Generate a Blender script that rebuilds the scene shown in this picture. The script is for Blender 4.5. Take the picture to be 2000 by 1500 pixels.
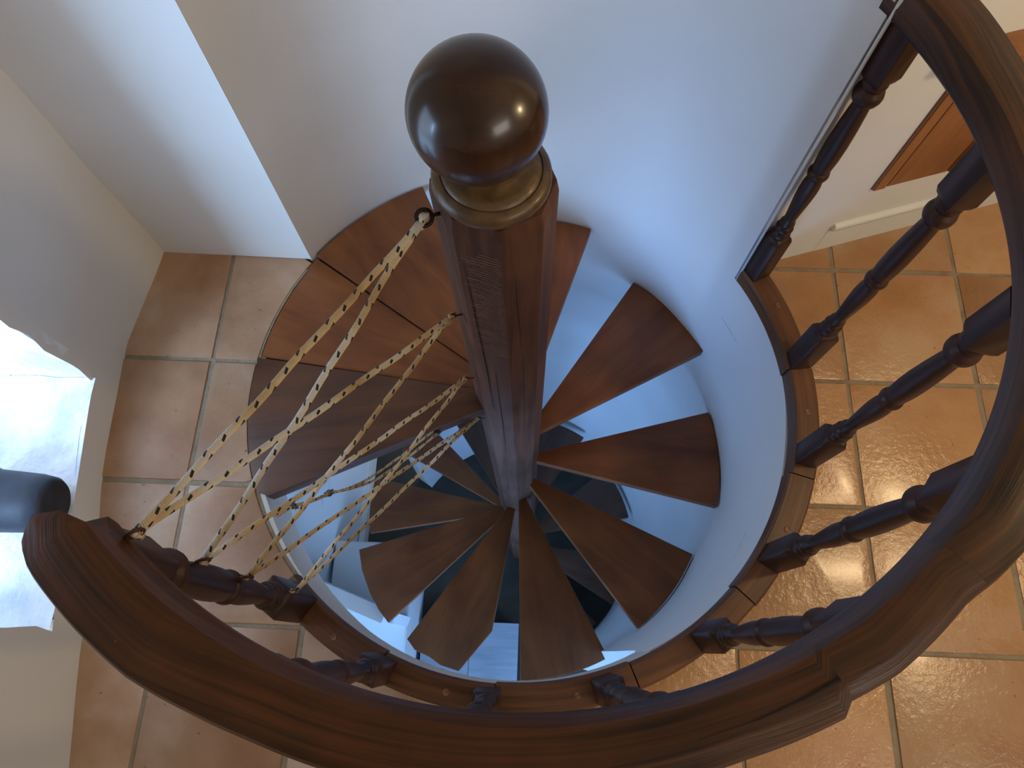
import bpy, bmesh, math, random
from mathutils import Vector, Matrix
PI = math.pi
random.seed(7)
for o in list(bpy.data.objects): bpy.data.objects.remove(o)
sc = bpy.context.scene
COL = sc.collection
# ------------------------------------------------------------ camera, light, exposure
EYE = 1.7
RM = Matrix(((0.99915871, -0.03483522, 0.02164214),
             (0.04020673, 0.93604474, -0.34957641),
             (-0.00808044, 0.35015247, 0.93665786)))
cd = bpy.data.cameras.new('camera'); cam = bpy.data.objects.new('camera', cd); COL.objects.link(cam)
cd.sensor_width = 36; cd.lens = 36*1391/2000; cd.clip_start = 0.02
cam.matrix_world = Matrix.Translation((0, 0, EYE)) @ RM.to_4x4()
sc.camera = cam
sc.view_settings.view_transform = 'Standard'; sc.view_settings.look = 'None'
sc.view_settings.gamma = 1; sc.view_settings.use_curve_mapping = False
sc.view_settings.exposure = 0.0
w = bpy.data.worlds.new('world'); sc.world = w; w.use_nodes = True
w.node_tree.nodes['Background'].inputs[0].default_value = (0.55, 0.72, 1.0, 1)
w.node_tree.nodes['Background'].inputs[1].default_value = 3.6
def area(name, loc, target, sx, sy, energy, col, spread=180):
    l = bpy.data.lights.new(name, 'AREA'); l.shape = 'RECTANGLE'; l.size = sx; l.size_y = sy
    l.energy = energy; l.color = col; l.spread = math.radians(spread)
    o = bpy.data.objects.new(name, l); COL.objects.link(o); o.location = loc
    o.rotation_euler = (Vector(target)-Vector(loc)).to_track_quat('-Z', 'Y').to_euler()
    return o
def lamp(name, loc, energy, col, r):
    l = bpy.data.lights.new(name, 'POINT'); l.energy = energy; l.color = col; l.shadow_soft_size = r
    o = bpy.data.objects.new(name, l); COL.objects.link(o); o.location = loc; return o
area('window_daylight', (-1.85, -0.48, 0.85), (-0.7, 0.75, 0.2), 0.42, 0.80, 40, (0.38, 0.63, 1.0))
area('lower_window_daylight', (-0.55, -2.0, -1.3), (0.35, 0.9, -1.3), 1.5, 1.6, 98, (0.21, 0.46, 1.0))
area('lower_wall_fill', (1.9, -1.5, -1.3), (-1.0, 0.6, -1.6), 1.0, 1.8, 60, (0.30, 0.55, 1.0))  # added fill to brighten the lower left wall, no real door behind it
lamp('warm_lamp', (1.42, 0.42, 1.46), 20.0, (1.0, 0.73, 0.40), 0.075)
area('room_fill', (2.2, -1.7, 2.0), (-0.5, 0.8, 0.9), 1.6, 0.8, 22, (1.0, 0.93, 0.84))  # added soft ambient fill for the upper walls, not an actual opening

# ------------------------------------------------------------ helpers
CX, CY = -0.0225, 0.6045                 # stair axis
def P(r, deg, z=0.0, cx=CX, cy=CY):
    a = math.radians(deg); return Vector((cx+r*math.cos(a), cy+r*math.sin(a), z))
def px(u, v, z):                         # a point of the place read off the photograph at height z
    d = RM @ Vector((u-1000, 750-v, -1391.0)); t = (z-EYE)/d.z
    return Vector((d.x*t, d.y*t, z))
def px_near(u, v, x, y):                 # height of the sight line where it passes nearest a vertical axis
    d = RM @ Vector((u-1000, 750-v, -1391.0)); t = (d.x*x+d.y*y)/(d.x**2+d.y**2)
    return Vector((d.x*t, d.y*t, EYE+d.z*t))
def mesh_obj(name, verts, faces, mat=None, parent=None, smooth=False, uvs=None, matrix=None):
    me = bpy.data.meshes.new(name); me.from_pydata([tuple(v) for v in verts], [], faces); me.update()
    if uvs:
        l = me.uv_layers.new(name='UVMap')
        for i, lp in enumerate(me.loops): l.data[i].uv = uvs[lp.vertex_index]
    if smooth:
        for p in me.polygons: p.use_smooth = True
    if mat: me.materials.append(mat)
    o = bpy.data.objects.new(name, me); COL.objects.link(o)
    if matrix is not None: o.matrix_world = matrix
    if parent is not None:
        o.parent = parent
        o.matrix_parent_inverse = parent.matrix_world.inverted()
    return o
def bm_obj(name, bm, mat=None, parent=None, smooth=False, matrix=None, angle=None):
    bmesh.ops.recalc_face_normals(bm, faces=bm.faces)
    me = bpy.data.meshes.new(name); bm.to_mesh(me); bm.free()
    if smooth or angle:
        for p in me.polygons: p.use_smooth = True
    if mat: me.materials.append(mat)
    o = bpy.data.objects.new(name, me); COL.objects.link(o)
    if angle:
        me.set_sharp_from_angle(angle=math.radians(angle))
    if matrix is not None: o.matrix_world = matrix
    if parent is not None:
        o.parent = parent; o.matrix_parent_inverse = parent.matrix_world.inverted()
    return o
def tag(o, label=None, cat=None, group=None, kind=None):
    if label: o['label'] = label
    if cat: o['category'] = cat
    if group: o['group'] = group
    if kind: o['kind'] = kind
    return o
def thing(name, loc, label, cat):
    o = bpy.data.objects.new(name, None); COL.objects.link(o); o.location = loc
    o.empty_display_size = 0.1
    o.matrix_world = Matrix.Translation(loc)
    return tag(o, label, cat)
def prism(bm, poly, z0, z1):
    b = [bm.verts.new((p[0], p[1], z0)) for p in poly]; t = [bm.verts.new((p[0], p[1], z1)) for p in poly]
    n = len(poly); bm.faces.new(b[::-1]); f = bm.faces.new(t)
    for i in range(n): bm.faces.new((b[i], b[(i+1) % n], t[(i+1) % n], t[i]))
    return t, b
def bevel_top(bm, z, w, seg=2):
    es = [e for e in bm.edges if all(abs(v.co.z-z) < 1e-5 for v in e.verts) and len(e.link_faces) == 2
          and any(abs(f.normal.z) < .5 for f in e.link_faces)]
    bmesh.ops.bevel(bm, geom=es, offset=w, segments=seg, profile=.6, affect='EDGES', clamp_overlap=True)
def box(bm, lo, hi, mtx=None):
    vs = [Vector((x, y, z)) for x in (lo[0], hi[0]) for y in (lo[1], hi[1]) for z in (lo[2], hi[2])]
    if mtx: vs = [mtx @ v for v in vs]
    v = [bm.verts.new(p) for p in vs]
    for f in ((0,1,3,2),(4,6,7,5),(0,4,5,1),(2,3,7,6),(0,2,6,4),(1,5,7,3)): bm.faces.new([v[i] for i in f])
def bev_box(lo, hi, w=.004, seg=2):
    bm = bmesh.new(); box(bm, lo, hi); bm.normal_update()
    bmesh.ops.bevel(bm, geom=list(bm.edges), offset=w, segments=seg, affect='EDGES'); return bm
def lathe(bm, prof, n=28, c=(0, 0)):
    rings = []
    for r, z in prof:
        rings.append([bm.verts.new((c[0]+r*math.cos(2*PI*i/n), c[1]+r*math.sin(2*PI*i/n), z)) for i in range(n)])
    for a, b in zip(rings, rings[1:]):
        for i in range(n): bm.faces.new((a[i], a[(i+1) % n], b[(i+1) % n], b[i]))
    bm.faces.new(rings[0][::-1]); bm.faces.new(rings[-1])
def tube(pts, r, n=10, flat=1.0, closed=False):
    """verts, faces, uvs of a tube along pts (u in metres along, v around)"""
    V, F, U = [], [], []; L = 0.0; m = len(pts); pts = [Vector(p) for p in pts]
    up = Vector((0, 0, 1)); prev = None
    for i, p in enumerate(pts):
        if closed: t = (pts[(i+1) % m]-pts[i-1]).normalized()
        else: t = (pts[min(i+1, m-1)]-pts[max(i-1, 0)]).normalized()
        a = prev - t*prev.dot(t) if prev is not None else (t.cross(up) if abs(t.dot(up)) < .95 else t.cross(Vector((1, 0, 0))))
        a.normalize(); b = t.cross(a); prev = a
        if i: L += (p-pts[i-1]).length
        rr = r(i/(m-1)) if callable(r) else r
        for k in range(n+1):
            th = 2*PI*k/n; V.append(p + a*rr*math.cos(th) + b*rr*flat*math.sin(th)); U.append((L, k/n))
    for i in range(m-1 if not closed else m):
        j = (i+1) % m
        for k in range(n): F.append((i*(n+1)+k, i*(n+1)+k+1, j*(n+1)+k+1, j*(n+1)+k))
    if not closed:
        F.append(tuple(range(n-1, -1, -1))); F.append(tuple((m-1)*(n+1)+k for k in range(n)))
    return V, F, U
def join(parts):
    V, F, U = [], [], []
    for v, f, u in parts:
        o = len(V); V += v; U += u; F += [tuple(i+o for i in q) for q in f]
    return V, F, U
# ------------------------------------------------------------ materials
def mat(name):
    m = bpy.data.materials.new(name); m.use_nodes = True; nt = m.node_tree
    return m, nt, nt.nodes['Principled BSDF']
def N(nt, t, **k):
    n = nt.nodes.new(t)
    for a, b in k.items():
        if a in n.inputs: n.inputs[a].default_value = b
        else: setattr(n, a, b)
    return n
def ramp(nt, stops):
    r = nt.nodes.new('ShaderNodeValToRGB'); e = r.color_ramp.elements
    while len(e) < len(stops): e.new(.5)
    for x, (p, c) in zip(e, stops): x.position = p; x.color = (*c, 1)
    return r
def wood(name, dark, light, coord='Object', stretch=(2.5, 30, 30), rough=.35, coat=.0, bump=.15, spec=.5, scale=1.0, wear=None):
    m, nt, b = mat(name); L = nt.links.new
    tc = N(nt, 'ShaderNodeTexCoord'); oi = N(nt, 'ShaderNodeObjectInfo')
    mp = N(nt, 'ShaderNodeMapping'); mp.inputs['Scale'].default_value = stretch
    add = N(nt, 'ShaderNodeVectorMath', operation='ADD'); mul = N(nt, 'ShaderNodeMath', operation='MULTIPLY'); mul.inputs[1].default_value = 37
    L(oi.outputs['Random'], mul.inputs[0]); L(tc.outputs[coord], mp.inputs[0]); L(mp.outputs[0], add.inputs[0]); L(mul.outputs[0], add.inputs[1])
    n1 = N(nt, 'ShaderNodeTexNoise', Scale=scale, Detail=6.0, Roughness=.62); n1.inputs['Distortion'].default_value = .6
    L(add.outputs[0], n1.inputs['Vector'])
    n2 = N(nt, 'ShaderNodeTexNoise', Scale=5.0, Detail=3.0); L(tc.outputs['Object' if coord == 'UV' else coord], n2.inputs['Vector'])
    mx = N(nt, 'ShaderNodeMath', operation='MULTIPLY_ADD'); mx.inputs[1].default_value = .62
    s2 = N(nt, 'ShaderNodeMath', operation='MULTIPLY'); s2.inputs[1].default_value = .40
    L(n2.outputs[0], s2.inputs[0]); L(n1.outputs[0], mx.inputs[0]); L(s2.outputs[0], mx.inputs[2])
    r = ramp(nt, [(.36, dark), (.66, light)]); L(mx.outputs[0], r.inputs[0])
    out = r.outputs[0]
    if wear:                              # pale scuffs and dust specks
        n3 = N(nt, 'ShaderNodeTexNoise', Scale=wear[0], Detail=5.0, Roughness=.7); L(tc.outputs['Object'], n3.inputs['Vector'])
        r3 = ramp(nt, [(wear[1], (0, 0, 0)), (wear[1]+.06, (1, 1, 1))]); L(n3.outputs[0], r3.inputs[0])
        mc = N(nt, 'ShaderNodeMix', data_type='RGBA'); sm = N(nt, 'ShaderNodeMath', operation='MULTIPLY'); sm.inputs[1].default_value = wear[3]
        L(r3.outputs[0], sm.inputs[0]); L(sm.outputs[0], mc.inputs[0]); L(out, mc.inputs[6]); mc.inputs[7].default_value = (*wear[2], 1); out = mc.outputs[2]
    L(out, b.inputs['Base Color'])
    rr = N(nt, 'ShaderNodeMapRange'); rr.inputs['To Min'].default_value = rough-.08; rr.inputs['To Max'].default_value = rough+.14
    L(n2.outputs[0], rr.inputs[0]); L(rr.outputs[0], b.inputs['Roughness'])
    bp = N(nt, 'ShaderNodeBump', Strength=bump, Distance=.004); L(n1.outputs[0], bp.inputs['Height']); L(bp.outputs[0], b.inputs['Normal'])
    b.inputs['Specular IOR Level'].default_value = spec
    b.inputs['Coat Weight'].default_value = coat; b.inputs['Coat Roughness'].default_value = .12
    return m
def plaster(name, col, scale=9, bump=.25, col2=None, thr=(.45, .75), sc2=1.6, rough=.85):
    m, nt, b = mat(name); L = nt.links.new; tc = N(nt, 'ShaderNodeTexCoord')
    n = N(nt, 'ShaderNodeTexNoise', Scale=scale, Detail=6.0, Roughness=.55); L(tc.outputs['Object'], n.inputs['Vector'])
    n2 = N(nt, 'ShaderNodeTexNoise', Scale=sc2, Detail=5.0, Roughness=.6); L(tc.outputs['Object'], n2.inputs['Vector'])
    r = ramp(nt, [(thr[0], col), (thr[1], col2 or tuple(c*.93 for c in col))]); L(n2.outputs[0], r.inputs[0]); L(r.outputs[0], b.inputs['Base Color'])
    bp = N(nt, 'ShaderNodeBump', Strength=bump, Distance=.012); L(n.outputs[0], bp.inputs['Height']); L(bp.outputs[0], b.inputs['Normal'])
    b.inputs['Roughness'].default_value = rough
    return m
def simple(name, col, rough=.5, metal=0, bump=0, sc_=60):
    m, nt, b = mat(name); L = nt.links.new
    tc = N(nt, 'ShaderNodeTexCoord'); n = N(nt, 'ShaderNodeTexNoise', Scale=float(sc_), Detail=4.0); L(tc.outputs['Object'], n.inputs['Vector'])
    r = ramp(nt, [(.35, tuple(c*.65 for c in col)), (.65, tuple(min(1, c*1.25) for c in col))]); L(n.outputs[0], r.inputs[0]); L(r.outputs[0], b.inputs['Base Color'])
    if bump:
        bp = N(nt, 'ShaderNodeBump', Strength=bump, Distance=.002); L(n.outputs[0], bp.inputs['Height']); L(bp.outputs[0], b.inputs['Normal'])
    b.inputs['Roughness'].default_value = rough; b.inputs['Metallic'].default_value = metal
    return m
def tile_mat(worn=False):
    m, nt, b = mat('worn_terracotta' if worn else 'terracotta'); L = nt.links.new
    tc = N(nt, 'ShaderNodeTexCoord'); oi = N(nt, 'ShaderNodeObjectInfo'); ad = N(nt, 'ShaderNodeVectorMath', operation='ADD')
    mu = N(nt, 'ShaderNodeMath', operation='MULTIPLY'); mu.inputs[1].default_value = 23; L(oi.outputs['Random'], mu.inputs[0])
    L(tc.outputs['Object'], ad.inputs[0]); L(mu.outputs[0], ad.inputs[1])
    n = N(nt, 'ShaderNodeTexNoise', Scale=4.0, Detail=5.0, Roughness=.55); L(ad.outputs[0], n.inputs['Vector'])
    r = ramp(nt, [(.3, (.34, .175, .09)), (.5, (.46, .28, .165)), (.68, (.58, .42, .30))] if worn else [(.3, (.32, .155, .062)), (.5, (.42, .21, .078)), (.72, (.48, .30, .16))]); L(n.outputs[0], r.inputs[0])
    hv = N(nt, 'ShaderNodeHueSaturation'); mr = N(nt, 'ShaderNodeMapRange'); mr.inputs['To Min'].default_value = .84; mr.inputs['To Max'].default_value = 1.12
    L(oi.outputs['Random'], mr.inputs[0]); L(mr.outputs[0], hv.inputs['Value']); L(r.outputs[0], hv.inputs['Color'])
    sp = N(nt, 'ShaderNodeTexNoise', Scale=75.0, Detail=2.0); L(ad.outputs[0], sp.inputs['Vector'])
    rs = ramp(nt, [(.725, (0, 0, 0)), (.76, (.8, .8, .8))]); L(sp.outputs[0], rs.inputs[0])
    mc = N(nt, 'ShaderNodeMix', data_type='RGBA'); L(rs.outputs[0], mc.inputs[0]); L(hv.outputs[0], mc.inputs[6]); mc.inputs[7].default_value = (.16, .06, .03, 1)
    L(mc.outputs[2], b.inputs['Base Color'])
    n3 = N(nt, 'ShaderNodeTexNoise', Scale=62.0, Detail=5.0, Roughness=.6); L(ad.outputs[0], n3.inputs['Vector'])
    n4 = N(nt, 'ShaderNodeTexNoise', Scale=6.0, Detail=2.0); L(ad.outputs[0], n4.inputs['Vector'])
    b1 = N(nt, 'ShaderNodeBump', Strength=1.0, Distance=.0024); L(n3.outputs[0], b1.inputs['Height'])
    b2 = N(nt, 'ShaderNodeBump', Strength=.5, Distance=.006); L(n4.outputs[0], b2.inputs['Height']); L(b1.outputs[0], b2.inputs['Normal']); L(b2.outputs[0], b.inputs['Normal'])
    b.inputs['Roughness'].default_value = .46 if worn else .19; b.inputs['Specular IOR Level'].default_value = .5 if worn else 1.0
    if worn: b1.inputs['Strength'].default_value = .35; b2.inputs['Strength'].default_value = .35
    else: b.inputs['Coat Weight'].default_value = .5; b.inputs['Coat Roughness'].default_value = .2
    return m
def rope_mat():
    m, nt, b = mat('flecked_cord'); L = nt.links.new
    uv = N(nt, 'ShaderNodeUVMap'); se = N(nt, 'ShaderNodeSeparateXYZ'); L(uv.outputs[0], se.inputs[0])
    def M(op, a, b_=None, c=None):
        n = N(nt, 'ShaderNodeMath', operation=op)
        for i, x in enumerate((a, b_, c)):
            if x is None: continue
            if isinstance(x, (int, float)): n.inputs[i].default_value = x
            else: L(x, n.inputs[i])
        return n.outputs[0]
    k = M('MULTIPLY', se.outputs[0], 36.0); fl = M('FLOOR', k); fr = M('FRACT', k)
    sh = M('ADD', M('MULTIPLY', se.outputs[1], 3.0), M('MULTIPLY', fl, .5)); fv = M('FRACT', M('ADD', sh, M('MULTIPLY', fr, 1.1)))
    blk = M('MULTIPLY', M('LESS_THAN', fr, .30), M('LESS_THAN', fv, .40))
    # braid relief
    w1 = M('SINE', M('MULTIPLY', M('ADD', se.outputs[0], M('MULTIPLY', se.outputs[1], .009)), 2*PI*330))
    mc = N(nt, 'ShaderNodeMix', data_type='RGBA'); L(blk, mc.inputs[0])
    tc = N(nt, 'ShaderNodeTexCoord'); n = N(nt, 'ShaderNodeTexNoise', Scale=6.0, Detail=4.0); L(tc.outputs['Object'], n.inputs['Vector'])
    r = ramp(nt, [(.38, (.38, .24, .10)), (.50, (.53, .39, .21)), (.62, (.62, .56, .46))]); L(n.outputs[0], r.inputs[0])
    L(r.outputs[0], mc.inputs[6]); mc.inputs[7].default_value = (.008, .008, .012, 1); L(mc.outputs[2], b.inputs['Base Color'])
    bp = N(nt, 'ShaderNodeBump', Strength=.5, Distance=.0006); L(w1, bp.inputs['Height']); L(bp.outputs[0], b.inputs['Normal'])
    b.inputs['Roughness'].default_value = .7
    return m
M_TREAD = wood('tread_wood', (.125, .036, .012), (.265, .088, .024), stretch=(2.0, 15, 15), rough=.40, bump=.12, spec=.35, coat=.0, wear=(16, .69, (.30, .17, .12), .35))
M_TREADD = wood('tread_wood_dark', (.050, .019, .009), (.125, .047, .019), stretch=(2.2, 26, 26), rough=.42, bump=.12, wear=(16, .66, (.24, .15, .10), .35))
M_RAIL = wood('rail_wood', (.007, .0022, .0009), (.105, .034, .006), coord='UV', stretch=(2.2, 85, 1), rough=.34, bump=.3, coat=.0, spec=.38, wear=(60, .74, (.4, .3, .2), .5))
M_CURB = wood('curb_wood', (.045, .016, .007), (.17, .066, .024), coord='UV', stretch=(3.0, 60, 1), rough=.40, bump=.12)
M_BAL = wood('baluster_wood', (.020, .008, .006), (.058, .022, .013), stretch=(30, 30, 2.5), rough=.38, bump=.08, spec=.35)
M_POST = wood('newel_wood', (.060, .027, .016), (.160, .076, .046), stretch=(34, 34, 2.0), rough=.6, spec=.15, bump=.35, wear=(30, .74, (.25, .18, .15), .4))
M_BALL = wood('ball_wood', (.007, .003, .002), (.050, .016, .006), stretch=(5, 16, 9), rough=.24, bump=.05, coat=.25, wear=(26, .73, (.30, .15, .08), .35))
M_COLLAR = wood('collar_wood', (.030, .016, .006), (.14, .078, .026), stretch=(40, 40, 40), rough=.36, bump=.3, coat=.1)
M_DOOR = wood('cupboard_wood', (.19, .068, .022), (.36, .15, .052), stretch=(24, 24, 2), rough=.42, bump=.1)
M_WALL = plaster('white_plaster', (.70, .69, .66), scale=7, bump=.22)
M_WALLR = plaster('shaft_plaster', (.71, .71, .70), scale=6, bump=.28)
M_WALLL = plaster('lower_plaster', (.66, .67, .68), scale=6, bump=.25, col2=(.40, .46, .56), thr=(.60, .68), sc2=3.1)
M_SILL = plaster('whitewashed_sill', (.82, .84, .86), scale=26, bump=.6, col2=(.52, .60, .70), sc2=7)
M_LIP = plaster('rim_plaster', (.62, .59, .53), scale=18, bump=.35)
M_GROUT = plaster('grout', (.30, .24, .165), scale=60, bump=.5, col2=(.20, .155, .10), sc2=20)
M_TILE = tile_mat(); M_TILEW = tile_mat(True)
M_RUST = simple('rusty_iron', (.075, .028, .014), .65, .5, .3)
M_IRON = simple('dark_iron', (.035, .018, .014), .45, .8)
M_CLAMP = simple('grey_green_metal', (.13, .15, .12), .4, .8)
M_ROPE = rope_mat()
M_SCREW = simple('screw_head', (.22, .12, .07), .5, .5)
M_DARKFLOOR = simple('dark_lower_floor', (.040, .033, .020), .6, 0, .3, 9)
M_PALE = wood('pale_blue_paint', (.22, .245, .27), (.32, .35, .38), stretch=(3, 30, 30), rough=.6, bump=.3)
M_SKIRT = plaster('gloss_paint', (.72, .72, .68), scale=4, bump=.05, rough=.4)
M_ROLL = simple('dark_blue_grey_cloth', (.016, .020, .034), .55, 0, .2, 30)
M_GLASS, _nt, _b = mat('window_glass'); _b.inputs['Transmission Weight'].default_value = 1; _b.inputs['Roughness'].default_value = .02; _b.inputs['Base Color'].default_value = (.95, .98, 1, 1)
M_CEIL = plaster('ceiling_plaster', (.72, .70, .66))

# ------------------------------------------------------------ floor slab, rim and tiles
RH = 0.676                                   # radius of the stair hole
FX0, FX1, FY0, FY1 = -1.25, 2.7, -2.4, 2.3
def rect_hit(deg):
    a = math.radians(deg); dx, dy = math.cos(a), math.sin(a); ts = []
    for lim, c, d in ((FX1, CX, dx), (FX0, CX, dx), (FY1, CY, dy), (FY0, CY, dy)):
        if abs(d) > 1e-9:
            t = (lim-c)/d
            if t > 0: ts.append(t)
    return min(ts)
corner_angles = [math.degrees(math.atan2(y-CY, x-CX)) % 360 for x in (FX0, FX1) for y in (FY0, FY1)]
angs = sorted(set([i*3.0 for i in range(120)]+corner_angles))
V, F = [], []; n = len(angs)
for a in angs:
    t = rect_hit(a); RH_ = .74 if 31 < a < 149 else RH
    V += [P(RH_, a, -.004), P(t, a, -.004), P(t, a, -.20), P(RH_, a, -.20)]
for i in range(n):
    j = (i+1) % n
    for k, l in ((0, 1), (1, 2), (2, 3)): F.append((4*i+k, 4*i+l, 4*j+l, 4*j+k))
floor = mesh_obj('floor', V, F, M_GROUT); tag(floor, kind='structure')
# plaster rim inside the hole, from the floor down to the underside of the slab
def shell(name, r, a0, a1, z0, z1, m, step=3.0, thick=0.0, zs=None, wob=0.0, ph=0.0, parent=None, rout=None):
    k = max(2, int(abs(a1-a0)/step)+1); zs = zs or [z0, z1]; V, F = [], []
    for i in range(k):
        a = a0+(a1-a0)*i/(k-1)
        for z in zs:
            rr = (r(a) if callable(r) else r) + wob*(math.sin(a*.11+z*3+ph)+.6*math.sin(a*.23-z*5+ph))
            V.append(P(rr, a, z))
    q = len(zs)
    for i in range(k-1):
        for s in range(q-1): F.append((i*q+s, i*q+s+1, (i+1)*q+s+1, (i+1)*q+s))
    if thick:
        o = len(V)
        for i in range(k):
            a = a0+(a1-a0)*i/(k-1)
            for z in zs: V.append(P((rout or (RH if callable(r) else r+thick)), a, z))
        for i in range(k-1):
            for s in range(q-1): F.append((o+i*q+s, o+(i+1)*q+s, o+(i+1)*q+s+1, o+i*q+s+1))
            F.append((i*q, (i+1)*q, o+(i+1)*q, o+i*q)); F.append((i*q+q-1, o+i*q+q-1, o+(i+1)*q+q-1, (i+1)*q+q-1))
        for i in (0, k-1):
            for s in range(q-1): F.append((i*q+s, o+i*q+s, o+i*q+s+1, i*q+s+1))
    o = mesh_obj(name, V, F, m, parent, smooth=False)
    me = o.data
    bm = bmesh.new(); bm.from_mesh(me); bmesh.ops.recalc_face_normals(bm, faces=bm.faces); bm.to_mesh(me); bm.free()
    for p_ in me.polygons: p_.use_smooth = True
    me.set_sharp_from_angle(angle=math.radians(35))
    return o
rim = shell('trim_1', lambda a: .664+.0125*max(0.0, min(1.0, (a-205)/35)), 148, 298.2, -.20, -.006, M_LIP, thick=.0115, zs=[-.215, -.15, -.08, -.006], wob=.0012)
tag(rim, kind='structure')
def clip_tile(x0, x1, y0, y1, r):
    """tile outline minus the disc of the stair hole"""
    pts = []; m = 14
    for i in range(m): pts.append((x0+(x1-x0)*i/m, y0))
    for i in range(m): pts.append((x1, y0+(y1-y0)*i/m))
    for i in range(m): pts.append((x1-(x1-x0)*i/m, y1))
    for i in range(m): pts.append((x0, y1-(y1-y0)*i/m))
    r0_ = r
    def rf(x, y): return .765 if 33 < math.degrees(math.atan2(y-CY, x-CX)) < 147 else r0_
    ins = [math.hypot(p[0]-CX, p[1]-CY) < rf(*p) for p in pts]
    if not any(ins): return [(x0, y0), (x1, y0), (x1, y1), (x0, y1)]
    if all(ins): return None
    k = next(i for i in range(len(pts)) if ins[i-1] and not ins[i]); pts = pts[k:]+pts[:k]; ins = ins[k:]+ins[:k]
    out = []; i = 0; L_ = len(pts)
    while i < L_:
        if not ins[i]: out.append(pts[i]); i += 1; continue
        a = out[-1]; j = i
        while j < L_ and ins[j]: j += 1
        b = pts[j % L_]
        ta = math.atan2(a[1]-CY, a[0]-CX); tb = math.atan2(b[1]-CY, b[0]-CX); d = (tb-ta+PI) % (2*PI)-PI
        for s in range(0, 13):
            t = ta+d*s/12; r = rf(CX+math.cos(t), CY+math.sin(t)); out.append((CX+r*math.cos(t), CY+r*math.sin(t)))
        i = j
    res = [out[0]]
    for p in out[1:]:
        if math.hypot(p[0]-res[-1][0], p[1]-res[-1][1]) > .004: res.append(p)
    while len(res) > 3 and math.hypot(res[0][0]-res[-1][0], res[0][1]-res[-1][1]) < .004: res.pop()
    if len(res) < 3: return None
    ar = abs(sum(res[i][0]*res[(i+1) % len(res)][1]-res[(i+1) % len(res)][0]*res[i][1] for i in range(len(res))))/2
    return res if ar > .0008 else None
def in_room(x0, x1, y0, y1):
    if x1 < -1.06: return False
    if y0 > .985 and x1 < .60: return False
    cxm = (x0+x1)/2
    if y0 > 1.0 + max(0, (x1-.6))*.33+.02: return False
    return True
TX, TY = .8135, .0285; SX, SY = .3262, .3222; g = .0055
for i in range(-7, 7):
    for j in range(-8, 7):
        x0, x1, y0, y1 = TX+i*SX, TX+(i+1)*SX, TY+j*SY, TY+(j+1)*SY
        if x0 > 2.6 or y0 < -2.6 or not in_room(x0, x1, y0, y1): continue
        jx, jy = random.uniform(-.002, .002), random.uniform(-.002, .002)
        X0, X1, Y0, Y1 = max(x0+g+jx, -1.12), x1-g+jx, y0+g+jy, y1-g+jy
        if X1-X0 < .02: continue
        poly = clip_tile(X0, X1, Y0, Y1, .683)
        if not poly: continue
        bm = bmesh.new(); prism(bm, poly, -.012, 0.0); bm.normal_update()
        bevel_top(bm, 0.0, .0035, 2)
        c = Vector(((X0+X1)/2, (Y0+Y1)/2, 0)); bmesh.ops.translate(bm, verts=bm.verts, vec=-c)
        rz = random.uniform(-.006, .006)
        bm_obj('tile', bm, M_TILEW if X1 < -.1 else M_TILE, floor, matrix=Matrix.Translation(c+Vector((0, 0, random.uniform(-.0012, .0008)))) @ Matrix.Rotation(random.uniform(-.003, .003), 4, 'X') @ Matrix.Rotation(random.uniform(-.003, .003), 4, 'Y'), angle=35)

# ------------------------------------------------------------ walls
zfull = [-2.92+.2*i for i in range(28)]; zfull = [z for z in zfull if z < 2.55]+[2.55]
back_round = shell('wall_back', lambda a: .6745+.0155*min(1.0, max(0.0, (a-32)/22))**1.5, 32.2, 147.2, 0, 0, M_WALLR, step=3, thick=.10, zs=zfull, wob=.0020, rout=.790); tag(back_round, kind='structure')
low_round = shell('wall_shaft', .6745, 32.2, -62, 0, 0, M_WALLR, step=3, thick=.10, zs=[-2.92+.17*i for i in range(17)]+[-.10, -.006], wob=.0020); tag(low_round, kind='structure')
# flat wall piece left of the curved wall (y = .985)
def wall_strip(name, pts, z0, z1, m, holes=None, thick=.12, side=1, nz=1):
    """vertical wall along a polyline of plan points; thickness goes to the given side"""
    bm = bmesh.new()
    for a, b in zip(pts, pts[1:]):
        a = Vector((*a, 0)); b = Vector((*b, 0)); d = (b-a).normalized(); nrm = Vector((-d.y, d.x, 0))*thick*side
        v = [bm.verts.new(p) for p in (a+Vector((0,0,z0)), b+Vector((0,0,z0)), b+Vector((0,0,z1)), a+Vector((0,0,z1)), a+nrm+Vector((0,0,z0)), b+nrm+Vector((0,0,z0)), b+nrm+Vector((0,0,z1)), a+nrm+Vector((0,0,z1)))]
        for f in ((0,1,2,3),(7,6,5,4),(4,5,1,0),(3,2,6,7),(4,0,3,7),(1,5,6,2)): bm.faces.new([v[i] for i in f])
    return bm_obj(name, bm, m)
wf = wall_strip('wall_back_left', [(-1.20, .990), (-.6022, .9786)], 0, 2.55, M_WALL, side=1); tag(wf, kind='structure')
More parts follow.
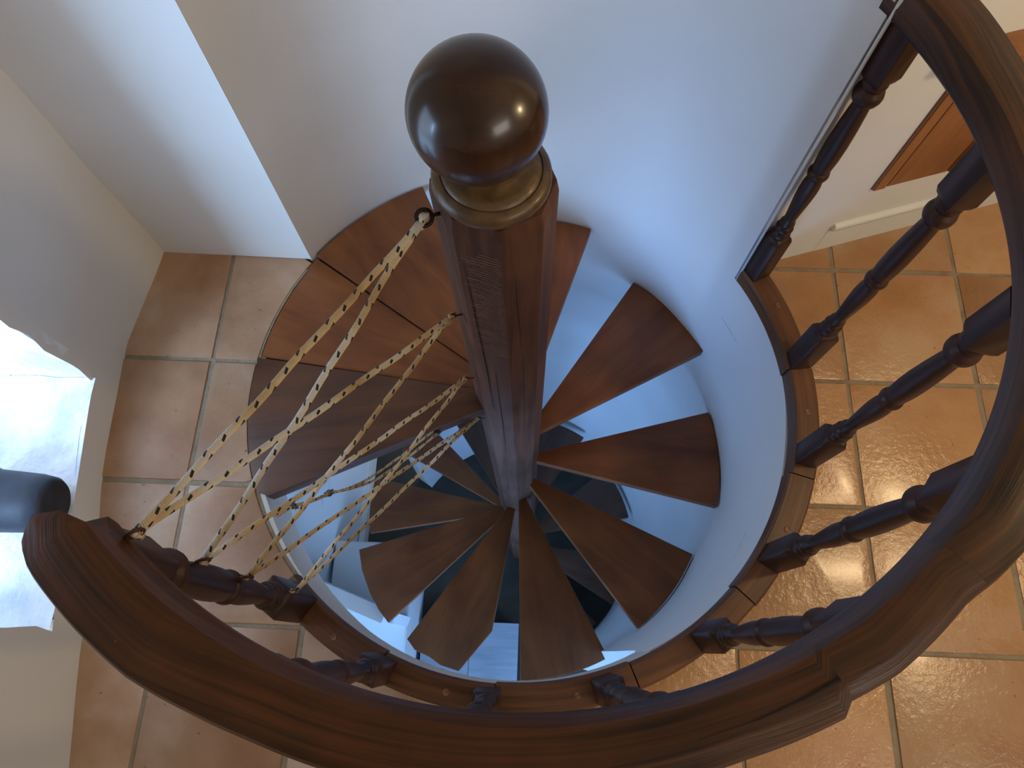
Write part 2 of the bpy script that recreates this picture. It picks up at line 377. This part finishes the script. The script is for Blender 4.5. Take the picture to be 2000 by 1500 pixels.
def wrap_grid(name, pts, z0, z1, m, hole=None, thick=.14, nu=.05, nz_=.06, amp=.004, seed=0):
    """slightly lumpy plaster wall along a smooth plan line, with a rectangular opening (s0,s1,z0,z1)"""
    P2 = [Vector((*p, 0)) for p in pts]; S = [0]
    for a, b in zip(P2, P2[1:]): S.append(S[-1]+(b-a).length)
    def at(s):
        for k in range(len(P2)-1):
            if s <= S[k+1] or k == len(P2)-2:
                t = (s-S[k])/(S[k+1]-S[k]); return P2[k].lerp(P2[k+1], t)
    def line(a, b, st): 
        k = max(1, round((b-a)/st)); return [a+(b-a)*i/k for i in range(k)]
    if hole: us = line(0, hole[0], nu)+line(hole[0], hole[1], nu)+line(hole[1], S[-1], nu)+[S[-1]]; zs = line(z0, hole[2], nz_)+line(hole[2], hole[3], nz_)+line(hole[3], z1, nz_)+[z1]
    else: us = line(0, S[-1], nu)+[S[-1]]; zs = line(z0, z1, nz_)+[z1]
    V, F = [], []; q = len(zs)
    for s in us:
        p = at(s)
        for z in zs:
            d = amp*(math.sin(s*9+seed)*math.cos(z*7)+.7*math.sin(z*13+s*17))
            if hole and min(abs(s-hole[0]), abs(s-hole[1])) < .001 and hole[2]-.01 < z < hole[3]+.01: V.append((p.x+d, p.y+.006*math.sin(z*40), z)); continue
            V.append((p.x+d, p.y, z))
    for i in range(len(us)-1):
        for k in range(q-1):
            if hole and hole[0]-1e-6 <= us[i] and us[i+1] <= hole[1]+1e-6 and hole[2]-1e-6 <= zs[k] and zs[k+1] <= hole[3]+1e-6: continue
            F.append((i*q+k, i*q+k+1, (i+1)*q+k+1, (i+1)*q+k))
    o = mesh_obj(name, V, F, m, smooth=True)
    return o
# plan line of the left wall, from the back corner to the front
LW = [(-1.010, 1.0), (-1.034, .86), (-1.050, .70), (-1.040, .52), (-1.026, .36), (-.998, .10), (-.966, -.15), (-.932, -.35), (-.905, -.8), (-.90, -2.4)]
def lw_s(y):
    s = 0
    for a, b in zip(LW, LW[1:]):
        L_ = math.dist(a, b)
        if b[1] <= y <= a[1]: return s+L_*(a[1]-y)/(a[1]-b[1])
        s += L_
H0, H1 = lw_s(.568), lw_s(.003)
wl = wrap_grid('wall_left', LW, -.004, 2.55, M_WALL, hole=(H0, H1, .115, 1.25)); tag(wl, kind='structure')
# window niche: sill, reveals, frame and pane
win = bpy.data.objects.new('window_1', None); COL.objects.link(win); win.location = (-1.2, .28, .11); tag(win, kind='structure')
win.matrix_world = Matrix.Translation((-1.2, .28, .11))
bm = bmesh.new(); k = 14
gv = [[bm.verts.new((-1.044+.010*(1 if i else 0)*0 + (-.42)*i/k + (.0 if i else (.018-.06*(.57-(.001+.569*j/k)) *-1 if False else 0)), .001+.569*j/k, .1155-.004*random.random()+(.006*math.sin(i*1.3+j))*(1 if 0 < i else 0))) for j in range(k+1)] for i in range(k+1)]
for j in range(k+1):
    y = .001+.569*j/k; gv[0][j].co.x = -.998-(.042)*min(1, max(0, (y-.10)/.42)) + .012*0
    gv[0][j].co.x += .006; gv[0][j].co.z = .1155
for i in range(k):
    for j in range(k): bm.faces.new((gv[i][j], gv[i+1][j], gv[i+1][j+1], gv[i][j+1]))
bm_obj('sill', bm, M_SILL, win, smooth=True)
bm = bmesh.new(); box(bm, (-1.24, .571, .08), (-1.045, .60, 1.28)); bm_obj('reveal', bm, M_SILL, win)
bm = bmesh.new(); box(bm, (-1.24, -.03, .08), (-.998, 0, 1.28)); bm_obj('reveal', bm, M_SILL, win)
bm = bmesh.new(); box(bm, (-1.24, 0, 1.25), (-1.03, .575, 1.30)); bm_obj('lintel', bm, M_SILL, win)
bm = bmesh.new(); box(bm, (-3.2, -2.0, -.05), (-1.44, 2.0, .108)); box(bm, (-1.46, -2.0, -.05), (-1.25, 2.0, .106)); bm_obj('ledge', bm, M_SILL, win)
# right wall with the cupboard, other walls and ceiling out of frame
A0 = Vector((.683, 1.026, 0)); AU = Vector((.9503, .3113, 0)); AN = Vector((AU.y, -AU.x, 0))     # AN points into the room
p0 = A0-AU*.088; p1 = A0+AU*2.2
wr = wall_strip('wall_right', [(p0.x, p0.y), (p1.x, p1.y)], -.004, 2.55, M_WALL, side=1); tag(wr, kind='structure')
we = wall_strip('wall_east', [(2.66, 1.9), (2.66, -2.4)], -2.92, 2.55, M_WALL, side=1); tag(we, kind='structure')
wq = wall_strip('wall_front', [(2.78, -2.38), (-1.2, -2.38)], -2.92, 2.55, M_WALL, side=1); tag(wq, kind='structure')
bm = bmesh.new(); box(bm, (-1.6, -2.5, 2.55), (2.8, 2.3, 2.65)); ce = bm_obj('ceiling', bm, M_CEIL); tag(ce, kind='structure')
# bead where the curved wall ends
e0 = P(.6745, 31.6)
bm = bmesh.new(); lathe(bm, [(.003, 0), (.0035, .6), (.003, 1.4), (.003, 2.55)], 8, (e0.x+.001, e0.y)); be = bm_obj('trim_2', bm, M_SKIRT, smooth=True); tag(be, kind='structure')
# skirting on the right wall
def on_wall(u, z, d=0.0): return A0+AU*u+AN*d+Vector((0, 0, z))
WM = Matrix(((AU.x, AN.x, 0, A0.x), (AU.y, AN.y, 0, A0.y), (0, 0, 1, 0), (0, 0, 0, 1)))
bm = bmesh.new()
sec = [(0, 0), (.0015, 0), (.0015, .104), (.012, .110), (.014, .119), (.009, .127), (0, .129)]
us = [.088, .094, 2.15]
rows = []
for qi, u in enumerate(us): rows.append([bm.verts.new(on_wall(u, z if not (qi == 0 and z > .1) else .1+(z-.1)*.6, d*(.5 if qi == 0 else 1))) for d, z in sec])
for a, b in zip(rows, rows[1:]):
    for i in range(len(sec)-1): bm.faces.new((a[i], b[i], b[i+1], a[i+1]))
bm.faces.new(rows[0])
sk = bm_obj('baseboard_right', bm, M_SKIRT, angle=50); tag(sk, kind='structure')

# ------------------------------------------------------------ lower storey
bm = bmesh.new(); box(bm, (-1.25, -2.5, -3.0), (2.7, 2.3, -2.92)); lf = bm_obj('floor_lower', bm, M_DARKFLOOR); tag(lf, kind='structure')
wll = wrap_grid('wall_left_lower', [(-1.00, 1.9), (-1.01, 1.2), (-1.02, .6), (-1.03, .1), (-1.03, -2.4)], -2.92, -.2, M_WALLL, nu=.12, nz_=.12, amp=.006); tag(wll, kind='structure')
wlb = wall_strip('wall_back_lower', [(-1.2, 1.62), (-.55, 1.50)], -2.92, -.2, M_WALLL, side=1); tag(wlb, kind='structure')
bm = bmesh.new(); box(bm, (-1.02, -.2, -2.92), (-.985, 1.55, -2.80)); bl = bm_obj('baseboard_lower', bm, M_SKIRT); tag(bl, kind='structure')
# half-height partition below, with a grey coping
q0 = px(560, 1106, -1.43); q1 = px(752, 1188, -1.43); dq = (q1-q0).normalized(); nq = Vector((-dq.y, dq.x, 0))
bm = bmesh.new()
pm = Matrix(((dq.x, nq.x, 0, q0.x), (dq.y, nq.y, 0, q0.y), (0, 0, 1, 0), (0, 0, 0, 1)))
box(bm, (-.03, -.055, -2.218), ((q1-q0).length, -.005, -1.45), pm)
pt = bm_obj('wall_partition_lower', bm, M_WALLL); tag(pt, kind='structure')
bm = bmesh.new(); box(bm, (-.03, -.06, -1.45), ((q1-q0).length+.01, 0.0, -1.425), pm); cp = bm_obj('trim_3', bm, M_SKIRT); tag(cp, kind='structure')
# low painted bench along the lower left wall
lb = thing('storage_bench', (-.78, .1, -2.92), 'pale blue painted low storage bench along the lower wall beneath the rope gate', 'bench')
bm_obj('body', bev_box((-1.01, -.9, -2.92), (-.60, .50, -2.26), .004, 1), M_WALLL, lb)
bm_obj('top', bev_box((-1.01, -.92, -2.26), (-.585, .52, -2.22), .006, 2), M_SKIRT, lb)
# pale painted platform on the lower floor
pl = thing('platform', (-.10, -.05, -2.92), 'pale blue painted wooden platform on the dark floor below the spiral stairs', 'platform')
ax = [px(826, 1215, -2.75), px(1040, 1212, -2.75)]
x0 = ax[0].x-.15; y1 = .15
for kq in range(2):
    xa = -.575+kq*.288
    bm = bev_box((xa, -.62, -2.80), (xa+.286, y1, -2.77), .003, 1)
    bm_obj('plank', bm, M_PALE, pl)
for xa in (-.57, -.06):
    bm = bmesh.new(); box(bm, (xa, -.60, -2.92), (xa+.04, y1-.02, -2.80)); bm_obj('bearer', bm, M_PALE, pl)

# ------------------------------------------------------------ spiral stair
stair = thing('spiral_staircase', (CX, CY, -2.92), 'brown wooden spiral staircase winding down around an octagonal post topped by a ball', 'staircase')
def tread(a0, a1, z, r=.668, m=M_TREAD, th=.036, chamf=None, rin=.03, round_end=0.0):
    mid = (a0+a1)/2; poly = []
    def q(rr, a): a = math.radians(a-mid); return (rr*math.cos(a), rr*math.sin(a))
    poly.append(q(rin, a0 if abs(a1-a0) < 60 else mid)); k = 8
    arc = []
    for i in range(k+1):
        a = a0+(a1-a0)*i/k; rr = r
        arc.append([rr, a])
    if chamf: arc = chamf
    for rr, a in arc: poly.append(q(rr, a))
    poly.append(q(rin, a1))
    if ((poly[1][0]-poly[0][0])*(poly[-1][1]-poly[0][1])-(poly[1][1]-poly[0][1])*(poly[-1][0]-poly[0][0])) < 0: poly = poly[::-1]
    bm = bmesh.new(); prism(bm, poly, -th, 0); bm.normal_update(); bevel_top(bm, 0, .004, 2)
    M_ = Matrix.Translation((CX, CY, z)) @ Matrix.Rotation(math.radians(mid), 4, 'Z')
    return bm_obj('tread', bm, m, stair, matrix=M_, angle=35)
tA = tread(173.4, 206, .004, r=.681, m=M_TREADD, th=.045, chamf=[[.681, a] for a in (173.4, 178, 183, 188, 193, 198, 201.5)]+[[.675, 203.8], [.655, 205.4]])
tB = tread(146.2, 173.0, -.004, r=.682, th=.045)
tC = tread(115.5, 145.7, .006, r=.684, th=.045)
for a0, a1, z in ((72.4, 99, -.240), (29.3, 57.4, -.438), (347.8, 375.8, -.612), (308.8, 336, -.80), (272.8, 299, -1.0)): tread(a0, a1, z, r=(.684 if z > -.5 else .668) if z > -.9 else .705)
tread(235, 262, -1.19, chamf=[[.708, 235.2], [.722, 239], [.715, 244], [.722, 248], [.716, 253.8], [.545, 261.5]])
tread(199, 226, -1.38, chamf=[[.708, 199], [.72, 206], [.728, 214], [.732, 220], [.732, 225.2]])
tread(169.5, 191, -1.57, r=.684)
tread(136, 153.5, -1.76, chamf=[[.60, 136], [.69, 141], [.713, 144], [.715, 148], [.672, 152.3]])
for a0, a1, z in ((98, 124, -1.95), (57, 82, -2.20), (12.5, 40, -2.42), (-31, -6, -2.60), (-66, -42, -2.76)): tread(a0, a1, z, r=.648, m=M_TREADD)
# newel post: eight-sided, leaning a touch, saw-marked
def post_r(z): return .0745+.0135*max(0.0, (z+1.0)/1.88)
def axis_x(z): return -.027-.0143*(z+1.2)
post = None
def post_mesh():
    bm = bmesh.new(); rings = []
    zs = [-2.92, -2.0, -1.0, -.2, .4, .86, .884]
    for z in zs:
        r = post_r(z)
        if z > .87: r -= .004
        c = (axis_x(z), CY-.002*(z))
        rings.append([bm.verts.new((c[0]+r*f*math.cos(math.radians(a)), c[1]+r*f*math.sin(math.radians(a)), z)) for a, f in ((279, 1.0), (322, 1.03), (2, 1.04), (42, 1.04), (90, 1), (138, 1.03), (182, 1.04), (232, 1.0))])
    for a, b in zip(rings, rings[1:]):
        for i in range(8): bm.faces.new((a[i], a[(i+1) % 8], b[(i+1) % 8], b[i]))
    bm.faces.new(rings[0][::-1]); bm.faces.new(rings[-1])
    return bm
post = bm_obj('newel_post', post_mesh(), M_POST, stair)
# fine saw marks raised on the front-left face and long drying cracks
def face_pt(a_from, a_to, t, z, off=0.0):
    r = post_r(z); c = Vector((axis_x(z), CY-.002*z, 0))
    pa = c+Vector((r*math.cos(math.radians(a_from)), r*math.sin(math.radians(a_from)), 0)); pb = c+Vector((r*1.02*math.cos(math.radians(a_to)), r*1.02*math.sin(math.radians(a_to)), 0))
    p = pa.lerp(pb, t); nn = (p-c).normalized(); p = p+nn*off; p.z = z; return p
parts = []
M_SAW = simple('scraped_wood', (.20, .13, .11), .6)
for i in range(52):
    z = .815-.0072*i+random.uniform(-.0003, .0003); t0 = random.uniform(.02, .10); t1 = random.uniform(.55, .92) if i % 5 else .5
    a = face_pt(279, 232, t0, z-.002, .0002); b = face_pt(279, 232, t1, z+.002, .0002)
    parts.append(tube([a, a.lerp(b, .5), b], .0005, 4))
v_, f_, u_ = join(parts); sw = mesh_obj('saw_mark', v_, f_, M_SAW, post); sw['kind'] = 'stuff'
parts = []
for (fa, fb, pts_) in ((279, 322, [(.30, .80), (.33, .66), (.40, .55), (.42, .40)]), (279, 322, [(.46, .56), (.50, .30), (.52, .05), (.50, -.25)]), (279, 232, [(.86, .78), (.80, .60), (.72, .35), (.70, .1)]), (279, 232, [(.45, .35), (.42, .0), (.44, -.3)])):
    parts.append(tube([face_pt(fa, fb, t, z, -.0002) for t, z in pts_], lambda s: .0013*(1-abs(2*s-1))+.0003, 5))
M_CRACK = simple('crack_shadow', (.010, .006, .005), .9)
v_, f_, u_ = join(parts); ck = mesh_obj('crack', v_, f_, M_CRACK, post); ck['kind'] = 'stuff'
# collar and ball
bc = px(932, 220, 1.006); bc = Vector((bc.x, bc.y, 1.006))
cc = (axis_x(.885)*.7+bc.x*.3+.003, CY-.004)
bm = bmesh.new()
lathe(bm, [(.074, .884), (.0800, .886), (.0825, .893), (.0820, .902), (.0785, .908), (.0720, .9115), (.0700, .9120), (.0690, .9105), (.0680, .9125), (.0640, .9170), (.056, .9195), (.048, .9205), (.042, .924), (.040, .934), (.042, .945)], 48, (0, 0))
bm_obj('collar', bm, M_COLLAR, post, matrix=Matrix.Translation((cc[0], cc[1], 0)), angle=40)
bm = bmesh.new(); bmesh.ops.create_uvsphere(bm, u_segments=64, v_segments=40, radius=.0872)
bm_obj('ball', bm, M_BALL, post, smooth=True, matrix=Matrix.Translation(bc) @ Matrix.Rotation(.35, 4, 'X') @ Matrix.Rotation(.2, 4, 'Y') @ Matrix.Diagonal((1.0, 1.0, .985, 1)))

# ------------------------------------------------------------ railing
rail = thing('stair_railing', (CX, CY, 0), 'curved brown wooden railing with turned balusters on a raised curb around the stair hole', 'railing')
def sweep(name, sec_, a0, a1, mt, parent, center=(CX, CY), z0=0.0, step=2.0, end_round=None, wob=None):
    k = max(3, int(abs(a1-a0)/step)+1); V, F, U = [], [], []; m_ = len(sec_)
    per = [0]
    for p_, q_ in zip(sec_, sec_[1:]+sec_[:1]): per.append(per[-1]+math.dist(p_, q_))
    for i in range(k):
        a = a0+(a1-a0)*i/(k-1)
        for s in range(m_+1):
            r, z = sec_[s % m_]
            if wob: r, z = wob(r, z, a)
            V.append(P(r, a, z+z0, *center)); U.append((math.radians(a)*.7, per[s]))
    for i in range(k-1):
        for s in range(m_): F.append((i*(m_+1)+s, i*(m_+1)+s+1, (i+1)*(m_+1)+s+1, (i+1)*(m_+1)+s))
    F.append(tuple(range(m_))); F.append(tuple((k-1)*(m_+1)+s for s in range(m_-1, -1, -1)))
    o = mesh_obj(name, V, F, mt, parent, smooth=True, uvs=U)
    bm = bmesh.new(); bm.from_mesh(o.data); bmesh.ops.recalc_face_normals(bm, faces=bm.faces); bm.to_mesh(o.data); bm.free()
    o.data.set_sharp_from_angle(angle=math.radians(38)); return o
# curb: wooden segments, slightly unequal
cuts = [223.5, 247, 268, 293, 318, 344, 366.5, 391.5]
for i, (a, b) in enumerate(zip(cuts, cuts[1:])):
    ri = .671+(.004 if i % 2 else 0); ro = .733+(.002 if i % 3 else -.001)
    sweep('curb_segment', [(ri, .001), (ro, .001), (ro, .044), (ro-.006, .050), (ri+.006, .050), (ri, .044)], a+.12, b-.12, M_CURB, rail, step=2.0)
    pm_ = (a+b)/2+2.0
    bm = bmesh.new(); lathe(bm, [(.0075, 0), (.0075, .0012), (.0062, .0022), (.003, .0012), (.0015, .0012)], 16)
    c_ = P(.706, pm_, .0500); bm_obj('screw', bm, M_SCREW, rail, matrix=Matrix.Translation(c_))
bm = bmesh.new()
# balusters
prof = [(.0190, .222), (.0215, .228), (.0225, .236), (.0200, .243), (.0165, .247), (.0205, .252), (.0215, .259), (.0190, .266), (.0150, .270), (.0180, .275), (.0175, .281), (.0140, .288),
        (.0138, .30), (.0160, .33), (.0190, .37), (.0205, .40), (.0200, .425), (.0170, .445), (.0165, .449), (.0215, .453), (.0230, .460), (.0215, .468), (.0180, .472), (.0195, .48), (.0215, .51),
        (.0220, .55), (.0205, .60), (.0180, .645), (.0165, .664), (.0170, .667), (.0240, .672), (.0270, .680), (.0275, .688), (.0250, .697), (.0195, .701), (.0190, .704), (.0225, .709), (.0235, .716), (.0220, .722)]
def baluster_mesh():
    bm = bmesh.new(); lathe(bm, prof, 24)
    def blk(z0, z1, h, cut_top, cut_bot):
        prs = []
        if cut_bot: prs += [(.62, z0), (.86, z0+.007), (1, z0+.018)]
        else: prs += [(1, z0)]
        if cut_top: prs += [(1, z1-.018), (.86, z1-.007), (.62, z1)]
        else: prs += [(1, z1)]
        ring = []
        for s, z in prs:
            hh = h*s; c = .0025*s
            pts_ = [(hh, -hh+c), (hh, hh-c), (hh-c, hh), (-hh+c, hh), (-hh, hh-c), (-hh, -hh+c), (-hh+c, -hh), (hh-c, -hh)]
            ring.append([bm.verts.new((x, y, z)) for x, y in pts_])
        for a, b in zip(ring, ring[1:]):
            for i in range(8): bm.faces.new((a[i], a[(i+1) % 8], b[(i+1) % 8], b[i]))
        bm.faces.new(ring[0][::-1]); bm.faces.new(ring[-1])
    blk(.049, .228, .0255, True, False); blk(.716, .838, .0255, False, True)
    bmesh.ops.recalc_face_normals(bm, faces=bm.faces)
    me = bpy.data.meshes.new('baluster'); bm.to_mesh(me); bm.free()
    for p_ in me.polygons: p_.use_smooth = True
    me.set_sharp_from_angle(angle=math.radians(45)); me.materials.append(M_BAL); return me
bmesh_ = baluster_mesh(); last = None; RB = .706
for a in (29.8, 8.4, 348.2, 326.8, 307.4, 287.3, 267, 247.6, 228.0):
    o = bpy.data.objects.new('baluster', bmesh_); COL.objects.link(o)
    o.matrix_world = Matrix.Translation(P(RB, a, 0)) @ Matrix.Rotation(math.radians(a), 4, 'Z')
    if a == 228.0: o.matrix_world = Matrix.Translation(P(RB, a, 0)) @ Matrix.Rotation(math.radians(a+8), 4, 'Z') @ Matrix.Diagonal((1.28, 1.28, 1, 1))
    o.parent = rail; o.matrix_parent_inverse = rail.matrix_world.inverted(); last = o
# handrail in three lapped lengths
RC = (-.018, .612)
OUT_R = [(221, .752), (223.5, .758), (226, .767), (233, .768), (239, .768), (245, .761), (250, .757), (290, .753), (298.9, .757), (299.1, .746), (304, .750), (309, .747), (313, .744), (316, .751), (320, .757), (340, .757), (377, .752), (384, .757), (395, .760)]
END_A = None
def outer_r(a):
    for (a0, r0), (a1, r1) in zip(OUT_R, OUT_R[1:]):
        if a0 <= a <= a1: return r0+(r1-r0)*(a-a0)/(a1-a0)
    return OUT_R[0][1] if a < OUT_R[0][0] else OUT_R[-1][1]
HSEC = [(.680, .838), (.735, .838), (1.0, .846), (1.005, .866), (1.003, .888), (.9985, .896), (.725, .901), (.700, .900), (.687, .896), (.682, .889), (.675, .862), (.676, .844)]
def rail_rz(r, z, a):
    if r > .9: r = outer_r(a)+(r-1.005)
    elif a > 350: r -= .010*min(1, (a-350)/30)
    return r, z
end_pts = []
for u_, v_ in ((57, 1058), (62, 1035), (86, 1003), (140, 1001), (186, 1005), (213, 1040)):
    q_ = px(u_, v_, .885)-Vector((RC[0], RC[1], .885)); end_pts.append((math.hypot(q_.x, q_.y), math.degrees(math.atan2(q_.y, q_.x)) % 360))
end_pts.sort()
def end_angle(r):
    if r <= end_pts[0][0]: return end_pts[0][1]
    for (r0, a0), (r1, a1) in zip(end_pts, end_pts[1:]):
        if r0 <= r <= r1: return a0+(a1-a0)*(r-r0)/max(1e-6, r1-r0)
    return end_pts[-1][1]
def handrail(a0, a1, left_end=False):
    m_ = 0; S = []
    for p_, q_ in zip(HSEC, HSEC[1:]+HSEC[:1]):
        S.append(p_)
        if p_ == (.735, .838) or p_ == (.9985, .896) or q_ == (.735, .838):
            pass
    k = int(abs(a1-a0)/1.2)+1; V, F, U = [], [], []
    for i in range(k+1):
        a = a0+(a1-a0)*i/k
        sec_ = [rail_rz(r, z, a) for r, z in S]
        if left_end:                      # extra points across the top and bottom so that the end takes its outline
            o_ = sec_[5]; i_ = sec_[6]; sec_ = sec_[:6]+[(o_[0]+(i_[0]-o_[0])*t, o_[1]+(i_[1]-o_[1])*t) for t in (.25, .5, .75)]+sec_[6:]
            o_ = sec_[1]; i_ = sec_[2]; sec_ = sec_[:2]+[(o_[0]+(i_[0]-o_[0])*t, o_[1]+(i_[1]-o_[1])*t) for t in (.35, .7)]+sec_[2:]
        n_ = len(sec_); per = 0; pr = None
        for s_ in range(n_+1):
            r, z = sec_[s_ % n_]; aa = a
            if left_end: aa = max(a, end_angle(r)+(.5 if z < .85 else 0))
            if pr: per += math.dist(pr, (r, z))
            pr = (r, z); V.append(P(r, aa, z, *RC)); U.append((math.radians(aa)*.7, per))
    for i in range(k):
        for s_ in range(n_): F.append((i*(n_+1)+s_, i*(n_+1)+s_+1, (i+1)*(n_+1)+s_+1, (i+1)*(n_+1)+s_))
    F.append(tuple(range(n_))); F.append(tuple(k*(n_+1)+s_ for s_ in range(n_-1, -1, -1)))
    o = mesh_obj('handrail', V, F, M_RAIL, rail, uvs=U)
    bm = bmesh.new(); bm.from_mesh(o.data); bmesh.ops.dissolve_degenerate(bm, dist=1e-5, edges=bm.edges); bmesh.ops.recalc_face_normals(bm, faces=bm.faces); bm.to_mesh(o.data); bm.free()
    for p_ in o.data.polygons: p_.use_smooth = True
    o.data.set_sharp_from_angle(angle=math.radians(24)); return o
handrail(221.0, 315.0, True); handrail(315.02, 393.5)
# lap joint crack on the rail
ja = P(.712, 299.2, .9035, *RC); jb = P(.742, 299.2, .894, *RC)
v_, f_, u_ = join([tube([P(.718-.0*s, 299.2-s*13, .9052, *RC)+Vector((0, 0, -.0002)) for s in (0, .3, .6, 1)], lambda s: .0018*(1-s)+.0002, 5), tube([ja, jb], .0007, 4)])
jc = mesh_obj('joint_gap', v_, f_, M_CRACK, rail); jc['kind'] = 'stuff'

# ------------------------------------------------------------ screw eyes and rope gate
def torus_pts(c, ax1, ax2, r, n_=18): return [c+ax1*r*math.cos(2*PI*i/n_)+ax2*r*math.sin(2*PI*i/n_) for i in range(n_)]
colpx = [(828, 425), (882, 618), (908, 740), (932, 817)]
pstpx = [(264, 1042), (396, 1096), (482, 1128), (576, 1156)]
cpt = [px_near(u, v, -.135, .560) for u, v in colpx]
bp_ = P(RB, 228.0)
ppt = [px_near(u, v, bp_.x+.045, bp_.y+.045) for u, v in pstpx]
ppt[3].z = max(ppt[3].z, .03); ppt[3] = px(576, 1156, ppt[3].z)
def eye(c, root, parent, r, m_, side):
    d = (root-c).normalized()
    a1 = d; a2 = side - d*side.dot(d); a2.normalize()
    parts = [tube(torus_pts(c, a1, a2, r), r*.26, 8, closed=True), tube([c+d*r, c+d*(r+.012), root], r*.24, 8)]
    v_, f_, u_ = join(parts); o = mesh_obj('screw_eye', v_, f_, m_, parent, smooth=True)
for i, c in enumerate(cpt):
    root = Vector((axis_x(c.z)-post_r(c.z)*.86, CY-.042, c.z+.0))
    side = (c-Vector((0, 0, EYE))).cross(root-c) if i == 0 else Vector((0, 0, 1))
    eye(c, root, post, .0115 if i == 0 else .0075, M_IRON if i == 0 else M_RUST, side)
for i, c in enumerate(ppt):
    root = Vector((bp_.x+.012, bp_.y+.012, c.z-.004)) if i < 3 else Vector((c.x-.03, c.y-.03, c.z-.002))
    eye(c, root, last, .0095, M_RUST, Vector((0, 0, 1)))
links = [(0, 0), (0, 1), (1, 0), (1, 2), (2, 1), (2, 3), (3, 2), (3, 3)]
parts = []
for n_, (ci, pi) in enumerate(links):
    a, b = cpt[ci].copy(), ppt[pi].copy()
    off = Vector((0, 0, .0035 if n_ % 2 else -.0035))
    pts_ = []
    for s in range(25):
        t = s/24; p = a.lerp(b, t); p.z -= .010*math.sin(PI*t)*(0.4+.3*(n_ % 3))
        p += off*math.sin(PI*min(1, t*3))*(1 if t < .5 else .6); p.x += .0012*math.sin(t*23+n_); pts_.append(p)
    parts.append(tube(pts_, [.0056, .0054, .0055, .0047, .0049, .0044, .0045, .0043][n_], 10, flat=.62))
# loops through the eyes
for c, o_ in [(c, 1) for c in cpt]+[(c, -1) for c in ppt]:
    dr = (Vector((-.5, .1, .4))-c).normalized(); sd = Vector((0, 0, 1)).cross(dr).normalized()
    parts.append(tube([c+dr*.014+Vector((0, 0, .006)), c+dr*.003+Vector((0, 0, .007)), c-dr*.007, c+dr*.003-Vector((0, 0, .007)), c+dr*.014-Vector((0, 0, .006))], .0050, 10, flat=.7))
# slack tail tied along the lower strands
def between(ci, pi, t, dz=0): p = cpt[ci].lerp(ppt[pi], t); p.z += dz; return p
k1 = px(572, 988, .36); k2 = px(643, 963, .22); k3 = px(735, 937, .05); k4 = px(855, 845, -.02)
def sag(a, b, n_=14, s=.012): return [a.lerp(b, i/n_)-Vector((0, 0, s*math.sin(PI*i/n_))) for i in range(n_+1)]
tail = sag(px(540, 1008, .40), k1, 6, .0)[:-1]+sag(k1, k2)[:-1]+sag(k2, k3)[:-1]+sag(k3, k4)
parts.append(tube(tail, .0036, 8, flat=.8))
parts.append(tube(sag(px(668, 958, .18), px(735, 925, .06))[:-1]+sag(px(735, 925, .06), px(868, 822, -.02)), .0031, 8, flat=.8))
v_, f_, u_ = join(parts)
rope = mesh_obj('rope', v_, f_, M_ROPE, smooth=True, uvs=u_)
tag(rope, 'black flecked cream cord laced zigzag between the newel post and the first baluster', 'rope')
def clamp(c, ax_):
    ax_ = ax_.normalized(); q = ax_.to_track_quat('X', 'Z').to_matrix().to_4x4()
    bm = bmesh.new(); box(bm, (-.0075, -.0065, -.005), (.0075, .0065, .005)); bm.normal_update()
    bmesh.ops.bevel(bm, geom=list(bm.edges), offset=.003, segments=3, affect='EDGES')
    for s in (-1, 1):
        r_ = bmesh.ops.create_cone(bm, cap_ends=True, segments=10, radius1=.0022, radius2=.0022, depth=.020, matrix=Matrix.Translation((s*.004, 0, 0)) @ Matrix.Rotation(PI/2, 4, 'X'))
    bm_obj('cord_clamp', bm, M_CLAMP, rope, matrix=Matrix.Translation(c) @ q, angle=40)
clamp(k1, k2-k1); clamp(k2, Vector((.3, -.6, .2))); clamp(k4, Vector((.4, -.5, .2)))

# ------------------------------------------------------------ cupboard on the right wall
cup = thing('wall_cupboard', on_wall(.5, .26), 'brown wooden wall cupboard with vertical boards set low in the white wall', 'cupboard')
M_CUP = WM
def cup_box(name, u0, u1, z0, z1, d0, d1, bev=.003, mt=M_DOOR):
    bm = bev_box((u0, d0, z0), (u1, d1, z1), bev, 2)
    return bm_obj(name, bm, mt, cup, matrix=M_CUP)
edges_ = [(.126, .160, .009), (.162, .322, .006), (.324, .352, .009), (.354, .372, .006), (.374, .54, .006), (.542, .57, .009), (.572, .76, .006), (.762, .80, .009)]
for u0, u1, d in edges_: cup_box('board', u0, u1, .262, .690, 0.0, d)
cup_box('cornice', .080, .84, .690, .712, -.002, .060, .004)
cup_box('back_board', .126, .80, .262, .690, -.004, .002, .001)
# ------------------------------------------------------------ roll on the sill
rp0 = Vector((-1.40, .262, .187)); rp1 = px(112, 985, .175)
ra = (rp1-rp0).normalized()
bm = bmesh.new()
Lr = (rp1-rp0).length
prof_r = [(.010, 0), (.062, .006), (.070, .03), (.0705, Lr*.62), (.072, Lr*.63), (.068, Lr*.65), (.063, Lr*.90), (.058, Lr-.012), (.050, Lr-.002), (.010, Lr)]
lathe(bm, prof_r, 36)
rl = bm_obj('roll', bm, M_ROLL, matrix=Matrix.Translation(rp0) @ ra.to_track_quat('Z', 'Y').to_matrix().to_4x4(), angle=50)
tag(rl, 'dark blue-grey round roll lying on the bright window sill behind the end of the handrail', 'roll')
